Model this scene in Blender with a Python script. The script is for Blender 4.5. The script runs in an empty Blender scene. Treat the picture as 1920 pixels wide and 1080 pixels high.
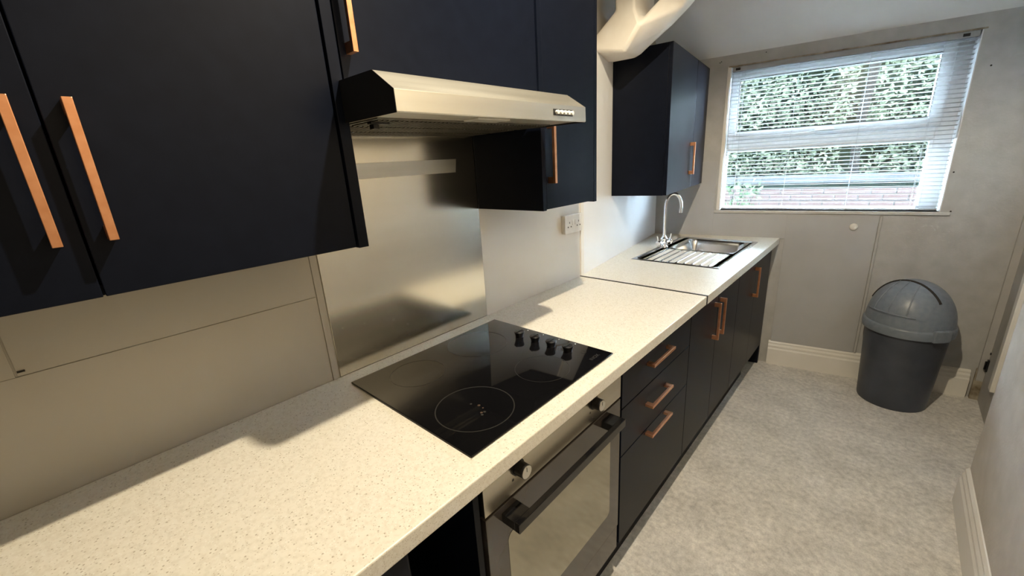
import bpy, bmesh, math, random
from mathutils import Vector, Matrix
random.seed(7)
scene = bpy.context.scene
C = scene.collection

# ------------------------------------------------------------ camera, world, exposure
CAM = (1.1428, -0.4531, 1.4901); YAW, PITCH, ROLL, FPX = 0.7492, -0.2943, -0.0601, 774.12
def cam_axes():
    cy, sy, cp, sp = math.cos(YAW), math.sin(YAW), math.cos(PITCH), math.sin(PITCH)
    F = Vector((-sy*cp, cy*cp, sp)); R = Vector((cy, sy, 0)); U = R.cross(F)
    cr, sr = math.cos(ROLL), math.sin(ROLL)
    return cr*R + sr*U, -sr*R + cr*U, F
R_, U_, F_ = cam_axes()
cd = bpy.data.cameras.new('camera'); cam = bpy.data.objects.new('camera', cd); C.objects.link(cam)
cd.sensor_width = 36.0; cd.lens = FPX/1920*36.0; cd.clip_start = 0.02; cd.clip_end = 100
cam.matrix_world = Matrix(((R_.x, U_.x, -F_.x, CAM[0]), (R_.y, U_.y, -F_.y, CAM[1]), (R_.z, U_.z, -F_.z, CAM[2]), (0, 0, 0, 1)))
scene.camera = cam
world = bpy.data.worlds.new('sky'); scene.world = world; world.use_nodes = True
bg = world.node_tree.nodes['Background']; bg.inputs[0].default_value = (0.62, 0.80, 1.0, 1); bg.inputs[1].default_value = 85.0
LAMP_POS = (0.88, 0.30, 2.50); LAMP_POWER = 122.0; LAMP_COL = (1.0, 0.86, 0.63)
vs = scene.view_settings
vs.view_transform = 'Standard'; vs.look = 'None'; vs.gamma = 1.0; vs.use_curve_mapping = False; vs.exposure = 0.06
try:
    scene.cycles.use_denoising = True
    scene.cycles.max_bounces = 10; scene.cycles.diffuse_bounces = 6; scene.cycles.glossy_bounces = 5; scene.cycles.transparent_max_bounces = 12
    scene.cycles.sample_clamp_indirect = 60.0
except Exception: pass

# ------------------------------------------------------------ geometry helpers
class M:
    def __init__(s): s.v = []; s.f = []
    def add(s, vs_, fs_):
        n = len(s.v); s.v += [tuple(p) for p in vs_]; s.f += [tuple(i+n for i in f) for f in fs_]; return s
    def box(s, x0, x1, y0, y1, z0, z1):
        return s.add([(x0,y0,z0),(x1,y0,z0),(x1,y1,z0),(x0,y1,z0),(x0,y0,z1),(x1,y0,z1),(x1,y1,z1),(x0,y1,z1)],
                     [(0,3,2,1),(4,5,6,7),(0,1,5,4),(1,2,6,5),(2,3,7,6),(3,0,4,7)])
    def prism(s, poly, z0, z1):
        n = len(poly)
        return s.add([(x,y,z0) for x,y in poly]+[(x,y,z1) for x,y in poly],
                     [tuple(range(n-1,-1,-1)), tuple(range(n,2*n))]+[(i,(i+1)%n,(i+1)%n+n,i+n) for i in range(n)])
    def prism_y(s, poly, y0, y1):      # poly in (x,z)
        n = len(poly)
        return s.add([(x,y0,z) for x,z in poly]+[(x,y1,z) for x,z in poly],
                     [tuple(range(n-1,-1,-1)), tuple(range(n,2*n))]+[(i,(i+1)%n,(i+1)%n+n,i+n) for i in range(n)])
    def prism_x(s, poly, x0, x1):      # poly in (y,z)
        n = len(poly)
        return s.add([(x0,y,z) for y,z in poly]+[(x1,y,z) for y,z in poly],
                     [tuple(range(n-1,-1,-1)), tuple(range(n,2*n))]+[(i,(i+1)%n,(i+1)%n+n,i+n) for i in range(n)])
    def cyl(s, p0, p1, r0, r1=None, n=24):
        r1 = r0 if r1 is None else r1
        p0, p1 = Vector(p0), Vector(p1); d = (p1-p0).normalized()
        a = d.orthogonal().normalized(); b = d.cross(a)
        vs_ = [p0+r0*(math.cos(t)*a+math.sin(t)*b) for t in [2*math.pi*i/n for i in range(n)]]
        vs_ += [p1+r1*(math.cos(t)*a+math.sin(t)*b) for t in [2*math.pi*i/n for i in range(n)]]
        return s.add(vs_, [tuple(range(n-1,-1,-1)), tuple(range(n,2*n))]+[(i,(i+1)%n,(i+1)%n+n,i+n) for i in range(n)])
    def tube(s, path, r, n=14, caps=True):
        P = [Vector(p) for p in path]; rs = r if isinstance(r, (list, tuple)) else [r]*len(P)
        ref = None; vs_ = []
        for i, p in enumerate(P):
            d = (P[min(i+1,len(P)-1)]-P[max(i-1,0)]).normalized()
            if ref is None: ref = d.orthogonal().normalized()
            ref = (ref-d*ref.dot(d)).normalized(); b = d.cross(ref)
            vs_ += [p+rs[i]*(math.cos(t)*ref+math.sin(t)*b) for t in [2*math.pi*k/n for k in range(n)]]
        fs_ = [(i*n+k, i*n+(k+1)%n, (i+1)*n+(k+1)%n, (i+1)*n+k) for i in range(len(P)-1) for k in range(n)]
        if caps: fs_ += [tuple(range(n-1,-1,-1)), tuple(range((len(P)-1)*n, len(P)*n))]
        return s.add(vs_, fs_)
    def lathe(s, prof, c=(0,0,0), n=40, closed_top=True, closed_bot=True):
        vs_ = [(c[0]+r*math.cos(2*math.pi*k/n), c[1]+r*math.sin(2*math.pi*k/n), c[2]+z) for r,z in prof for k in range(n)]
        m = len(prof)
        fs_ = [(i*n+k, i*n+(k+1)%n, (i+1)*n+(k+1)%n, (i+1)*n+k) for i in range(m-1) for k in range(n)]
        if closed_bot: fs_.append(tuple(range(n-1,-1,-1)))
        if closed_top: fs_.append(tuple(range((m-1)*n, m*n)))
        return s.add(vs_, fs_)
    def ring(s, c, r0, r1, n=64, h=0.0002):
        return s.lathe([(r0,0),(r1,0),(r1,h),(r0,h),(r0,0)], c, n, False, False)
def mesh_of(name, m, off=(0,0,0), bevel=0, smooth=None, seg=2, recalc=True):
    bm = bmesh.new()
    vv = [bm.verts.new((p[0]-off[0], p[1]-off[1], p[2]-off[2])) for p in m.v]
    for f in m.f:
        try: bm.faces.new([vv[i] for i in f])
        except ValueError: pass
    if recalc: bmesh.ops.recalc_face_normals(bm, faces=bm.faces)
    if bevel:
        es = [e for e in bm.edges if len(e.link_faces)==2 and e.calc_face_angle(0) > 0.5]
        bmesh.ops.bevel(bm, geom=es, offset=bevel, segments=seg, affect='EDGES', profile=0.5, clamp_overlap=True)
    me = bpy.data.meshes.new(name); bm.to_mesh(me); bm.free()
    if smooth is not None:
        for p in me.polygons: p.use_smooth = True
        me.set_sharp_from_angle(angle=math.radians(smooth))
    return me
FO = {}          # object -> its origin in its frame
def link(name, data, mat=None, parent=None, org=(0,0,0)):
    o = bpy.data.objects.new(name, data); C.objects.link(o)
    if mat is not None and data is not None and not data.materials: data.materials.append(mat)
    FO[o] = Vector(org)
    if parent is not None:
        o.parent = parent; o.location = FO[o]-FO[parent]
    else: o.location = FO[o]
    return o
def part(parent, name, m, mat, org=None, bevel=0, smooth=None, label=None, seg=2):
    org = FO[parent] if org is None else org
    o = link(name, mesh_of(name, m, org, bevel, smooth, seg), mat, parent, org)
    if label: o['label'] = label
    return o
def tag(o, label, cat, group=None, kind=None):
    if label: o['label'] = label
    if cat: o['category'] = cat
    if group: o['group'] = group
    if kind: o['kind'] = kind
    return o
# frames: main = world; L2 = the bent left wall beyond the joint; FW = the window wall
YJ, YW, A2, TH = 1.295, 2.6383, 0.1339, math.atan(0.1737)
FR = {'main': ((0,0), 0.0), 'L2': ((0,YJ), A2), 'FW': ((0,YW), TH)}
def thing(name, label, cat, org=(0,0,0), frame='main', group=None):
    o = bpy.data.objects.new(name, None); C.objects.link(o); o.empty_display_size = 0.05
    (ox, oy), a = FR[frame]
    FO[o] = Vector(org)
    o.location = (ox+org[0]*math.cos(a)-org[1]*math.sin(a), oy+org[0]*math.sin(a)+org[1]*math.cos(a), org[2])
    o.rotation_euler = (0,0,a)
    if cat: tag(o, label, cat, group)
    return o
def single(name, m, mat, label, cat, org, frame='main', bevel=0, smooth=None, group=None, seg=2, kind=None):
    o = link(name, mesh_of(name, m, org, bevel, smooth, seg), mat)
    FO[o] = Vector(org); (ox, oy), a = FR[frame]
    o.location = (ox+org[0]*math.cos(a)-org[1]*math.sin(a), oy+org[0]*math.sin(a)+org[1]*math.cos(a), org[2])
    o.rotation_euler = (0,0,a)
    return tag(o, label, cat, group, kind)
def struct(name, m, mat, org=(0,0,0), frame='main', bevel=0, smooth=None, label=None):
    return single(name, m, mat, label, None, org, frame, bevel, smooth, None, 2, 'structure')

# ------------------------------------------------------------ materials
def newmat(name):
    m = bpy.data.materials.new(name); m.use_nodes = True
    return m, m.node_tree.nodes, m.node_tree.links, m.node_tree.nodes['Principled BSDF']
def setp(b, col=None, rough=None, metal=None, spec=None, coat=None, trans=None, emit=None, es=None):
    if col is not None: b.inputs['Base Color'].default_value = (*col, 1)
    if rough is not None: b.inputs['Roughness'].default_value = rough
    if metal is not None: b.inputs['Metallic'].default_value = metal
    if spec is not None: b.inputs['Specular IOR Level'].default_value = spec
    if coat is not None: b.inputs['Coat Weight'].default_value = coat
    if emit is not None: b.inputs['Emission Color'].default_value = (*emit, 1); b.inputs['Emission Strength'].default_value = es
def coords(n, l, scale=(1,1,1)):
    tc = n.new('ShaderNodeTexCoord'); mp = n.new('ShaderNodeMapping'); mp.inputs['Scale'].default_value = scale
    l.new(tc.outputs['Object'], mp.inputs['Vector']); return mp.outputs['Vector']
def mat_noise(name, c1, c2, rough, scale=20, metal=0.0, bump=0.0, bscale=None, spec=0.5, stretch=(1,1,1), detail=4, rvar=0.0, bdist=0.001, aniso=0.0):
    m, n, l, b = newmat(name); setp(b, None, rough, metal, spec)
    v = coords(n, l, stretch)
    t = n.new('ShaderNodeTexNoise'); t.inputs['Scale'].default_value = scale; t.inputs['Detail'].default_value = detail; l.new(v, t.inputs['Vector'])
    r = n.new('ShaderNodeValToRGB'); r.color_ramp.elements[0].color = (*c1,1); r.color_ramp.elements[1].color = (*c2,1)
    r.color_ramp.elements[0].position = 0.3; r.color_ramp.elements[1].position = 0.7
    l.new(t.outputs['Fac'], r.inputs['Fac']); l.new(r.outputs['Color'], b.inputs['Base Color'])
    if rvar:
        mr = n.new('ShaderNodeMapRange'); mr.inputs['To Min'].default_value = rough-rvar; mr.inputs['To Max'].default_value = rough+rvar
        l.new(t.outputs['Fac'], mr.inputs['Value']); l.new(mr.outputs['Result'], b.inputs['Roughness'])
    if bump:
        t2 = n.new('ShaderNodeTexNoise'); t2.inputs['Scale'].default_value = bscale or scale; t2.inputs['Detail'].default_value = 3; l.new(v, t2.inputs['Vector'])
        bp = n.new('ShaderNodeBump'); bp.inputs['Strength'].default_value = bump; bp.inputs['Distance'].default_value = bdist
        l.new(t2.outputs['Fac'], bp.inputs['Height']); l.new(bp.outputs['Normal'], b.inputs['Normal'])
    if aniso: b.inputs['Anisotropic'].default_value = aniso
    return m
def mat_worktop():
    m, n, l, b = newmat('speckled_worktop'); setp(b, None, 0.38, 0, 0.45)
    v = coords(n, l)
    base = n.new('ShaderNodeTexNoise'); base.inputs['Scale'].default_value = 120; base.inputs['Detail'].default_value = 5; l.new(v, base.inputs['Vector'])
    r0 = n.new('ShaderNodeValToRGB'); r0.color_ramp.elements[0].color = (0.745,0.705,0.61,1); r0.color_ramp.elements[1].color = (0.82,0.785,0.695,1)
    r0.color_ramp.elements[0].position = 0.34; r0.color_ramp.elements[1].position = 0.56; l.new(base.outputs['Fac'], r0.inputs['Fac'])
    col = r0.outputs['Color']
    for sc, cut, c in ((150, 0.30, (0.34,0.28,0.19)), (260, 0.34, (0.52,0.46,0.36)), (190, 0.32, (0.90,0.88,0.82))):
        vo = n.new('ShaderNodeTexVoronoi'); vo.inputs['Scale'].default_value = sc; l.new(v, vo.inputs['Vector'])
        sp = n.new('ShaderNodeSeparateColor'); l.new(vo.outputs['Color'], sp.inputs['Color'])
        gt = n.new('ShaderNodeMath'); gt.operation = 'GREATER_THAN'; gt.inputs[1].default_value = 0.66; l.new(sp.outputs['Red'], gt.inputs[0])
        lt = n.new('ShaderNodeMapRange'); lt.inputs['From Min'].default_value = cut; lt.inputs['From Max'].default_value = cut*0.5
        l.new(vo.outputs['Distance'], lt.inputs['Value'])
        mu = n.new('ShaderNodeMath'); mu.operation = 'MULTIPLY'; l.new(gt.outputs[0], mu.inputs[0]); l.new(lt.outputs['Result'], mu.inputs[1])
        m2 = n.new('ShaderNodeMath'); m2.operation = 'MULTIPLY'; m2.inputs[1].default_value = 0.75; l.new(mu.outputs[0], m2.inputs[0])
        mx = n.new('ShaderNodeMix'); mx.data_type = 'RGBA'; l.new(m2.outputs[0], mx.inputs['Factor']); l.new(col, mx.inputs['A']); mx.inputs['B'].default_value = (*c,1)
        col = mx.outputs['Result']
    l.new(col, b.inputs['Base Color']); return m
def mat_carpet():
    m, n, l, b = newmat('carpet'); setp(b, None, 0.95, 0, 0.1)
    v = coords(n, l)
    a = n.new('ShaderNodeTexNoise'); a.inputs['Scale'].default_value = 6; a.inputs['Detail'].default_value = 6; l.new(v, a.inputs['Vector'])
    f = n.new('ShaderNodeTexNoise'); f.inputs['Scale'].default_value = 160; f.inputs['Detail'].default_value = 6; f.inputs['Roughness'].default_value = 0.8; l.new(v, f.inputs['Vector'])
    g = n.new('ShaderNodeTexNoise'); g.inputs['Scale'].default_value = 45; g.inputs['Detail'].default_value = 4; l.new(v, g.inputs['Vector'])
    r1 = n.new('ShaderNodeValToRGB'); r1.color_ramp.elements[0].color = (0.66,0.645,0.615,1); r1.color_ramp.elements[1].color = (0.84,0.82,0.785,1)
    r1.color_ramp.elements[0].position = 0.32; r1.color_ramp.elements[1].position = 0.68; l.new(a.outputs['Fac'], r1.inputs['Fac'])
    r2 = n.new('ShaderNodeValToRGB'); r2.color_ramp.elements[0].color = (0.55,0.54,0.53,1); r2.color_ramp.elements[1].color = (1.25,1.24,1.22,1)
    r2.color_ramp.elements[0].position = 0.30; r2.color_ramp.elements[1].position = 0.70
    add = n.new('ShaderNodeMix'); add.data_type = 'FLOAT'; add.inputs['Factor'].default_value = 0.45; l.new(f.outputs['Fac'], add.inputs['A']); l.new(g.outputs['Fac'], add.inputs['B'])
    l.new(add.outputs['Result'], r2.inputs['Fac'])
    mx = n.new('ShaderNodeMix'); mx.data_type = 'RGBA'; mx.blend_type = 'MULTIPLY'; mx.inputs['Factor'].default_value = 1
    l.new(r1.outputs['Color'], mx.inputs['A']); l.new(r2.outputs['Color'], mx.inputs['B']); l.new(mx.outputs['Result'], b.inputs['Base Color'])
    bp = n.new('ShaderNodeBump'); bp.inputs['Strength'].default_value = 0.6; bp.inputs['Distance'].default_value = 0.004
    l.new(add.outputs['Result'], bp.inputs['Height']); l.new(bp.outputs['Normal'], b.inputs['Normal']); return m
def mat_glass():
    m, n, l, b = newmat('window_glass'); n.remove(b)
    tr = n.new('ShaderNodeBsdfTransparent'); tr.inputs[0].default_value = (0.97,0.99,0.98,1)
    gl = n.new('ShaderNodeBsdfGlossy'); gl.inputs['Roughness'].default_value = 0.02
    fr = n.new('ShaderNodeValue'); fr.outputs[0].default_value = 0.035
    mx = n.new('ShaderNodeMixShader'); l.new(fr.outputs[0], mx.inputs[0]); l.new(tr.outputs[0], mx.inputs[1]); l.new(gl.outputs[0], mx.inputs[2])
    l.new(mx.outputs[0], n['Material Output'].inputs['Surface']); return m
def mat_plain(name, col, rough=0.5, metal=0.0, spec=0.5, coat=None):
    # plain finish with a trace of tonal grain
    return mat_noise(name, tuple(c*0.94 for c in col), tuple(min(1,c*1.05) for c in col), rough, 35, metal, spec=spec)
def mat_leaf(name, c1, c2, tf=0.3):
    m, n, l, b = newmat(name); setp(b, None, 0.8, 0, 0.0)
    v = coords(n, l)
    t = n.new('ShaderNodeTexNoise'); t.inputs['Scale'].default_value = 9; t.inputs['Detail'].default_value = 5; l.new(v, t.inputs['Vector'])
    r = n.new('ShaderNodeValToRGB'); r.color_ramp.elements[0].color = (*c1,1); r.color_ramp.elements[1].color = (*c2,1)
    r.color_ramp.elements[0].position = 0.35; r.color_ramp.elements[1].position = 0.65
    l.new(t.outputs['Fac'], r.inputs['Fac']); l.new(r.outputs['Color'], b.inputs['Base Color'])
    tl = n.new('ShaderNodeBsdfTranslucent'); l.new(r.outputs['Color'], tl.inputs['Color'])
    mx = n.new('ShaderNodeMixShader'); mx.inputs[0].default_value = tf; l.new(b.outputs[0], mx.inputs[1]); l.new(tl.outputs[0], mx.inputs[2])
    l.new(mx.outputs[0], n['Material Output'].inputs['Surface']); return m

NAVY = mat_noise('navy_satin', (0.0036,0.0052,0.0112), (0.0046,0.0066,0.0138), 0.34, 30, spec=0.11, bump=0.04, bscale=260)
CARC = mat_plain('black_carcass', (0.006,0.006,0.008), 0.6, spec=0.3)
COPPER = mat_noise('brushed_copper', (0.72,0.33,0.165), (0.80,0.40,0.22), 0.36, 60, metal=1.0, rvar=0.06)
STEEL = mat_noise('brushed_steel', (0.68,0.66,0.59), (0.78,0.76,0.69), 0.27, 30, metal=1.0, bump=0.05, bscale=160, stretch=(1,0.06,1), rvar=0.03, bdist=0.0001)
SPLASH = mat_noise('splash_steel', (0.70,0.67,0.58), (0.80,0.77,0.68), 0.19, 8, metal=1.0, bump=0.02, bscale=120, stretch=(1,0.05,1), rvar=0.04, bdist=0.0001)
SINKM = mat_noise('sink_steel', (0.60,0.61,0.62), (0.70,0.71,0.72), 0.20, 18, metal=1.0, rvar=0.05)
CHROME = mat_noise('chrome', (0.82,0.83,0.85), (0.88,0.89,0.9), 0.05, 10, metal=1.0)
HOODM = mat_noise('hood_steel', (0.68,0.66,0.59), (0.78,0.76,0.69), 0.40, 30, metal=1.0, stretch=(1,0.06,1), rvar=0.04)
WTOP = mat_worktop()
CARPET = mat_carpet()
WALL = mat_noise('wall_paint', (0.46,0.43,0.375), (0.51,0.48,0.425), 0.75, 5, spec=0.2, bump=0.25, bscale=140)
WALLR = mat_noise('rough_wall_paint', (0.43,0.425,0.41), (0.50,0.495,0.48), 0.85, 12, spec=0.04, bump=0.6, bscale=90, bdist=0.002)
WALLN = mat_noise('lamp_warmed_paint', (0.60,0.555,0.49), (0.67,0.62,0.555), 0.85, 12, spec=0.04, bump=0.5, bscale=90, bdist=0.002)  # part of the lamp's warm light is put into this colour
BOARD = mat_noise('board_paint', (0.43,0.40,0.345), (0.47,0.44,0.385), 0.35, 3, spec=0.4, bump=0.05, bscale=60)
BOARDW = mat_noise('white_board_paint', (0.72,0.70,0.65), (0.76,0.74,0.69), 0.35, 3, spec=0.35, bump=0.05, bscale=60)
BOARDB = mat_noise('white_sink_board', (0.80,0.80,0.80), (0.84,0.84,0.84), 0.3, 3, spec=0.35)
CEIL = mat_noise('ceiling_paint', (0.70,0.70,0.68), (0.76,0.76,0.74), 0.85, 4, spec=0.15, bump=0.2, bscale=90)
GLOSSW = mat_noise('white_gloss_paint', (0.78,0.75,0.69), (0.82,0.79,0.73), 0.35, 8, spec=0.4)
PLASTER = mat_noise('painted_plaster', (0.72,0.67,0.60), (0.80,0.76,0.70), 0.6, 9, spec=0.3, bump=0.3, bscale=22, bdist=0.004)
UPVC = mat_plain('white_upvc', (0.72,0.73,0.74), 0.45, spec=0.15)
SLATM = mat_leaf('blind_white', (0.50,0.50,0.50), (0.54,0.54,0.54), 0.35)
GLASS = mat_glass()
BGLASS = mat_noise('black_ceramic_glass', (0.004,0.004,0.005), (0.005,0.005,0.006), 0.05, 5, spec=0.3)
RINGM = mat_plain('grey_print', (0.024,0.0235,0.023), 0.4)
FAINT = mat_plain('faint_print', (0.012,0.012,0.012), 0.3)
WPRINT = mat_plain('white_print', (0.75,0.75,0.74), 0.5)
DKPRINT = mat_plain('dark_print', (0.03,0.027,0.022), 0.5)
BLACKP = mat_plain('black_plastic', (0.006,0.006,0.007), 0.35)
BLKGLOSS = mat_plain('black_gloss', (0.006,0.006,0.007), 0.12)
OVENG = mat_noise('oven_glass', (0.050,0.040,0.034), (0.060,0.049,0.042), 0.12, 6, spec=0.8)
OVENW = mat_noise('oven_window_glass', (0.36,0.335,0.26), (0.40,0.37,0.29), 0.10, 4, metal=1.0)
OVENP = mat_noise('oven_steel', (0.52,0.47,0.38), (0.62,0.57,0.47), 0.27, 30, metal=1.0, bump=0.03, bscale=160, stretch=(1,0.06,1), bdist=0.0001)
HOODS = mat_plain('shaded_hood_metal', (0.018,0.018,0.02), 0.5, 0.3)  # steel sides turned from the lamp; their shade is put into the colour
FILTM = mat_noise('grease_filter', (0.10,0.095,0.08), (0.2,0.185,0.155), 0.45, 40, metal=0.8)
LENS = mat_plain('frosted_lens', (0.7,0.69,0.64), 0.25)
WHITEP = mat_plain('white_plastic', (0.76,0.74,0.69), 0.35)
HOLE = mat_plain('dark_hole', (0.02,0.018,0.015), 0.8)
JOINT = mat_plain('black_joint_strip', (0.008,0.008,0.008), 0.4)
BINB = mat_noise('bin_plastic', (0.046,0.054,0.074), (0.060,0.069,0.092), 0.42, 14, spec=0.5, rvar=0.05)
BINL = mat_noise('bin_lid_plastic', (0.165,0.195,0.235), (0.205,0.235,0.275), 0.36, 40, spec=0.5, bump=0.1, bscale=400)
DOORP = mat_noise('grey_door_paint', (0.40,0.39,0.375), (0.48,0.465,0.445), 0.5, 7, spec=0.3, bump=0.1, bscale=40)
ROT = mat_noise('stained_wood', (0.16,0.12,0.07), (0.5,0.45,0.36), 0.8, 18)
BRICK = mat_noise('brick', (0.024,0.0135,0.0115), (0.036,0.026,0.0235), 0.85, 14, bump=0.4, bscale=80, spec=0.0)
MORTAR = mat_noise('mortar', (0.030,0.0285,0.027), (0.040,0.0385,0.037), 0.9, 25, spec=0.0)
COPING = mat_noise('weathered_board', (0.016,0.016,0.016), (0.027,0.027,0.027), 0.8, 6, stretch=(0.4,3,3), spec=0.0)
LEAFD = mat_leaf('hedge_leaf', (0.011,0.0145,0.008), (0.088,0.094,0.064))
LEAFL = mat_leaf('shrub_leaf', (0.020,0.034,0.016), (0.056,0.072,0.043))
BARK = mat_noise('bark', (0.004,0.0036,0.003), (0.010,0.009,0.008), 0.9, 25, stretch=(1,1,0.2), spec=0.0)
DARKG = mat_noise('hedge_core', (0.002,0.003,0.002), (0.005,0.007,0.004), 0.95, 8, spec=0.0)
GROUND = mat_noise('garden_ground', (0.0400,0.0425,0.0300), (0.0750,0.0750,0.0600), 0.95, 8, spec=0.0)
BURNT = mat_plain('burnt_residue', (0.06,0.035,0.02), 0.7)
def mat_emit(name, col, st):
    m, n, l, b = newmat(name); setp(b, (1,1,1), 0.3, emit=col, es=st); return m

# ------------------------------------------------------------ the setting
XR, YR = 1.552, 1.82            # near right wall face and its end corner
struct('floor', M().box(-0.6, 2.3, -5.4, 3.3, -0.12, 0.0), CARPET)
ex, ey = -math.sin(A2), math.cos(A2)
cxL, cyL = ex*1.45, YJ+ey*1.45
wl = struct('wall_left', M().prism([(0,-5.4),(0,YJ),(cxL,cyL),(cxL-0.3,cyL),(-0.45,-5.4)], 0, 3.1), WALL)
# window wall, four pieces round the opening, in its own frame (x along the wall, y outwards)
WS0, WS1, WZ0, WZ1 = 0.254, 1.372, 1.090, 1.997
CEILZ = 2.062
wf = struct('wall_far', M().box(-0.35, WS0, 0, 0.26, 0, 2.3).box(WS1, 2.2, 0, 0.26, 0, 2.3).box(WS0, WS1, 0, 0.26, 0, WZ0).box(WS0, WS1, 0, 0.26, WZ1, 2.3), WALLR, (0,0,0), 'FW')
struct('wall_right', M().box(XR, XR+0.35, -5.4, YR, 0, 3.1).box(XR, XR+0.35, YR, 3.2, 2.10, 3.1).box(1.735, XR+0.35, YR, 3.2, 0, 2.10), WALLN)
struct('wall_back', M().box(-0.5, 2.0, -5.4, -5.2, 0, 3.1), mat_noise('dim_wall_paint', (0.20,0.19,0.175), (0.24,0.23,0.21), 0.8, 5, spec=0.1))
struct('ceiling', M().box(-0.5, 2.0, -5.4, 1.95, 2.95, 3.1), mat_noise('white_ceiling_paint', (0.40,0.395,0.38), (0.46,0.455,0.44), 0.85, 4, spec=0.15))
cs = M(); L = 1.32
cs.prism_x([(0.10, CEILZ-0.0774), (-L, CEILZ+L*0.774), (-L, CEILZ+L*0.774+0.12), (0.10, CEILZ+0.04)], -0.6, 2.0)
struct('ceiling', cs, CEIL, (0,0,0), 'FW')
# skirting boards
prof = [(0,0),(0.022,0),(0.022,0.115),(0.017,0.125),(0.017,0.140),(0.011,0.152),(0.011,0.163),(0.004,0.172),(0,0.174)]
b = M().prism_x([(-d, z) for d, z in prof], 0.648, 1.662); struct('baseboard_far', b, GLOSSW, (0,0,0), 'FW', smooth=25)
b = M().prism_y([(XR-d, z) for d, z in prof], -5.2, YR); struct('baseboard_right', b, GLOSSW, smooth=25)
# door in the recess on the right
dr = link('door_1', mesh_of('door_1', M().box(1.692, 1.732, 1.90, 2.905, 0.005, 2.04), (1.692,2.4,0)), DOORP, None, (1.692,2.4,0)); dr['kind'] = 'structure'
part(dr, 'moulding', M().box(1.672, 1.692, 2.585, 2.640, 0.20, 1.95), GLOSSW, bevel=0.004)
part(dr, 'moulding', M().box(1.672, 1.692, 1.99, 2.045, 0.20, 1.95), GLOSSW, bevel=0.004)
part(dr, 'bolt', M().box(1.684, 1.692, 2.875, 2.895, 0.195, 0.265).cyl((1.68,2.885,0.205),(1.68,2.885,0.255),0.004,n=10), BLACKP)
part(dr, 'screw', M().cyl((1.688,2.90,0.30),(1.692,2.90,0.30),0.006,n=10), BLACKP)
df = struct('trim_1', M().box(1.662, 1.735, 2.905, 2.965, 0, 2.1), DOORP, (1.69,2.93,0), bevel=0.004)
part(df, 'rotten_foot', M().box(1.657, 1.662, 2.902, 2.93, 0.0, 0.19).box(1.66, 1.70, 2.900, 2.905, 0.0, 0.12), ROT, bevel=0.001)
df['label'] = 'stained wooden door frame foot beside the skirting'
# boards and strips on the left wall
for name, m_ in (('panel', M().box(0, 0.003, -0.568, -0.0215, 1.168, 1.60)), ('panel', M().box(0, 0.002, -1.5, -0.571, 1.163, 1.60)),
                 ('panel', M().box(0, 0.003, -1.5, -0.0215, 0.905, 1.1665)), ('panel', M().box(0, 0.004, 0.6165, 1.2935, 0.905, 1.60))):
    part(wl, name, m_, BOARDW if m_.v[0][1] > 0.5 else BOARD, (0,0,0), bevel=0.0008)
part(wl, 'edge_strip', M().box(0, 0.005, -0.0205, -0.0010, 0.905, 1.60), BOARD, (0,0,0), bevel=0.002)
p2 = [(0.0005,1.302),(0.014,1.302),(0.014-0.036*math.sin(A2),1.338),(0.0005-0.036*math.sin(A2),1.338)]
part(wl, 'edge_strip', M().prism([(-0.002,1.2965),(0.009,1.2975),(0.005,1.330),(-0.008,1.330)], 0.905, 2.2), GLOSSW, (0,0,0), bevel=0.001)
fb = [(0.004*math.cos(A2)+ex*s, YJ+0.004*math.sin(A2)+ey*s) for s in (0.035,1.44)]; fb0 = [(-0.002*math.cos(A2)+ex*s, YJ-0.002*math.sin(A2)+ey*s) for s in (1.44,0.035)]
part(wl, 'panel', M().prism(fb+fb0, 0.905, 2.02), BOARDB, (0,0,0), label='smooth white splash board behind the sink')
for y, z in ((-0.562,1.176),(-0.592,1.205)):
    part(wl, 'wall_plug', M().box(0.002, 0.0045, y-0.005, y+0.005, z-0.0018, z+0.0018), HOLE, (0,0,0))
# even grey panels, cooler than the wall colour, low on the far wall
def fpart(name, m_, mat, bevel=0, smooth=None, label=None): return part(wf, name, m_, mat, (0,0,0), bevel, smooth, label)
PANG = mat_noise('grey_panel', (0.42,0.42,0.42), (0.46,0.46,0.46), 0.45, 5, spec=0.35, bump=0.08, bscale=60)
fpart('panel', M().box(-0.25, 0.222, -0.006, 0.001, 0.905, 1.418), PANG, 0.001, label='grey board in the corner by the tap')
fpart('panel', M().box(0.222, 0.66, -0.006, 0.001, 0.905, 1.068), PANG, 0.001)
fpart('panel', M().box(0.66, 1.118, -0.006, 0.001, 0.172, 1.068), PANG, 0.001, label='tall grey board below the window')
fpart('edge_strip', M().box(1.119, 1.133, -0.010, 0.001, 0.174, 1.062), WALLR, 0.003)
# blind vent cap
fpart('round_cap', M().lathe([(0.021,0),(0.021,0.006),(0.018,0.010),(0.010,0.0125),(0.001,0.013)], (0,0,0), 28), WHITEP, smooth=40)
rc = wf.children[-1]; rc.rotation_euler = (math.pi/2,0,0); rc.location = (1.005, -0.006, 0.995)
for s, z in ((0.186,2.026),(0.194,2.031),(0.439,2.045),(1.387,1.303),(1.413,1.092),(1.428,1.818)):
    fpart('screw_hole', M().cyl((s,-0.0012,z),(s,0.001,z),0.003 if s < 1 else 0.0042,n=10), HOLE)
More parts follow.
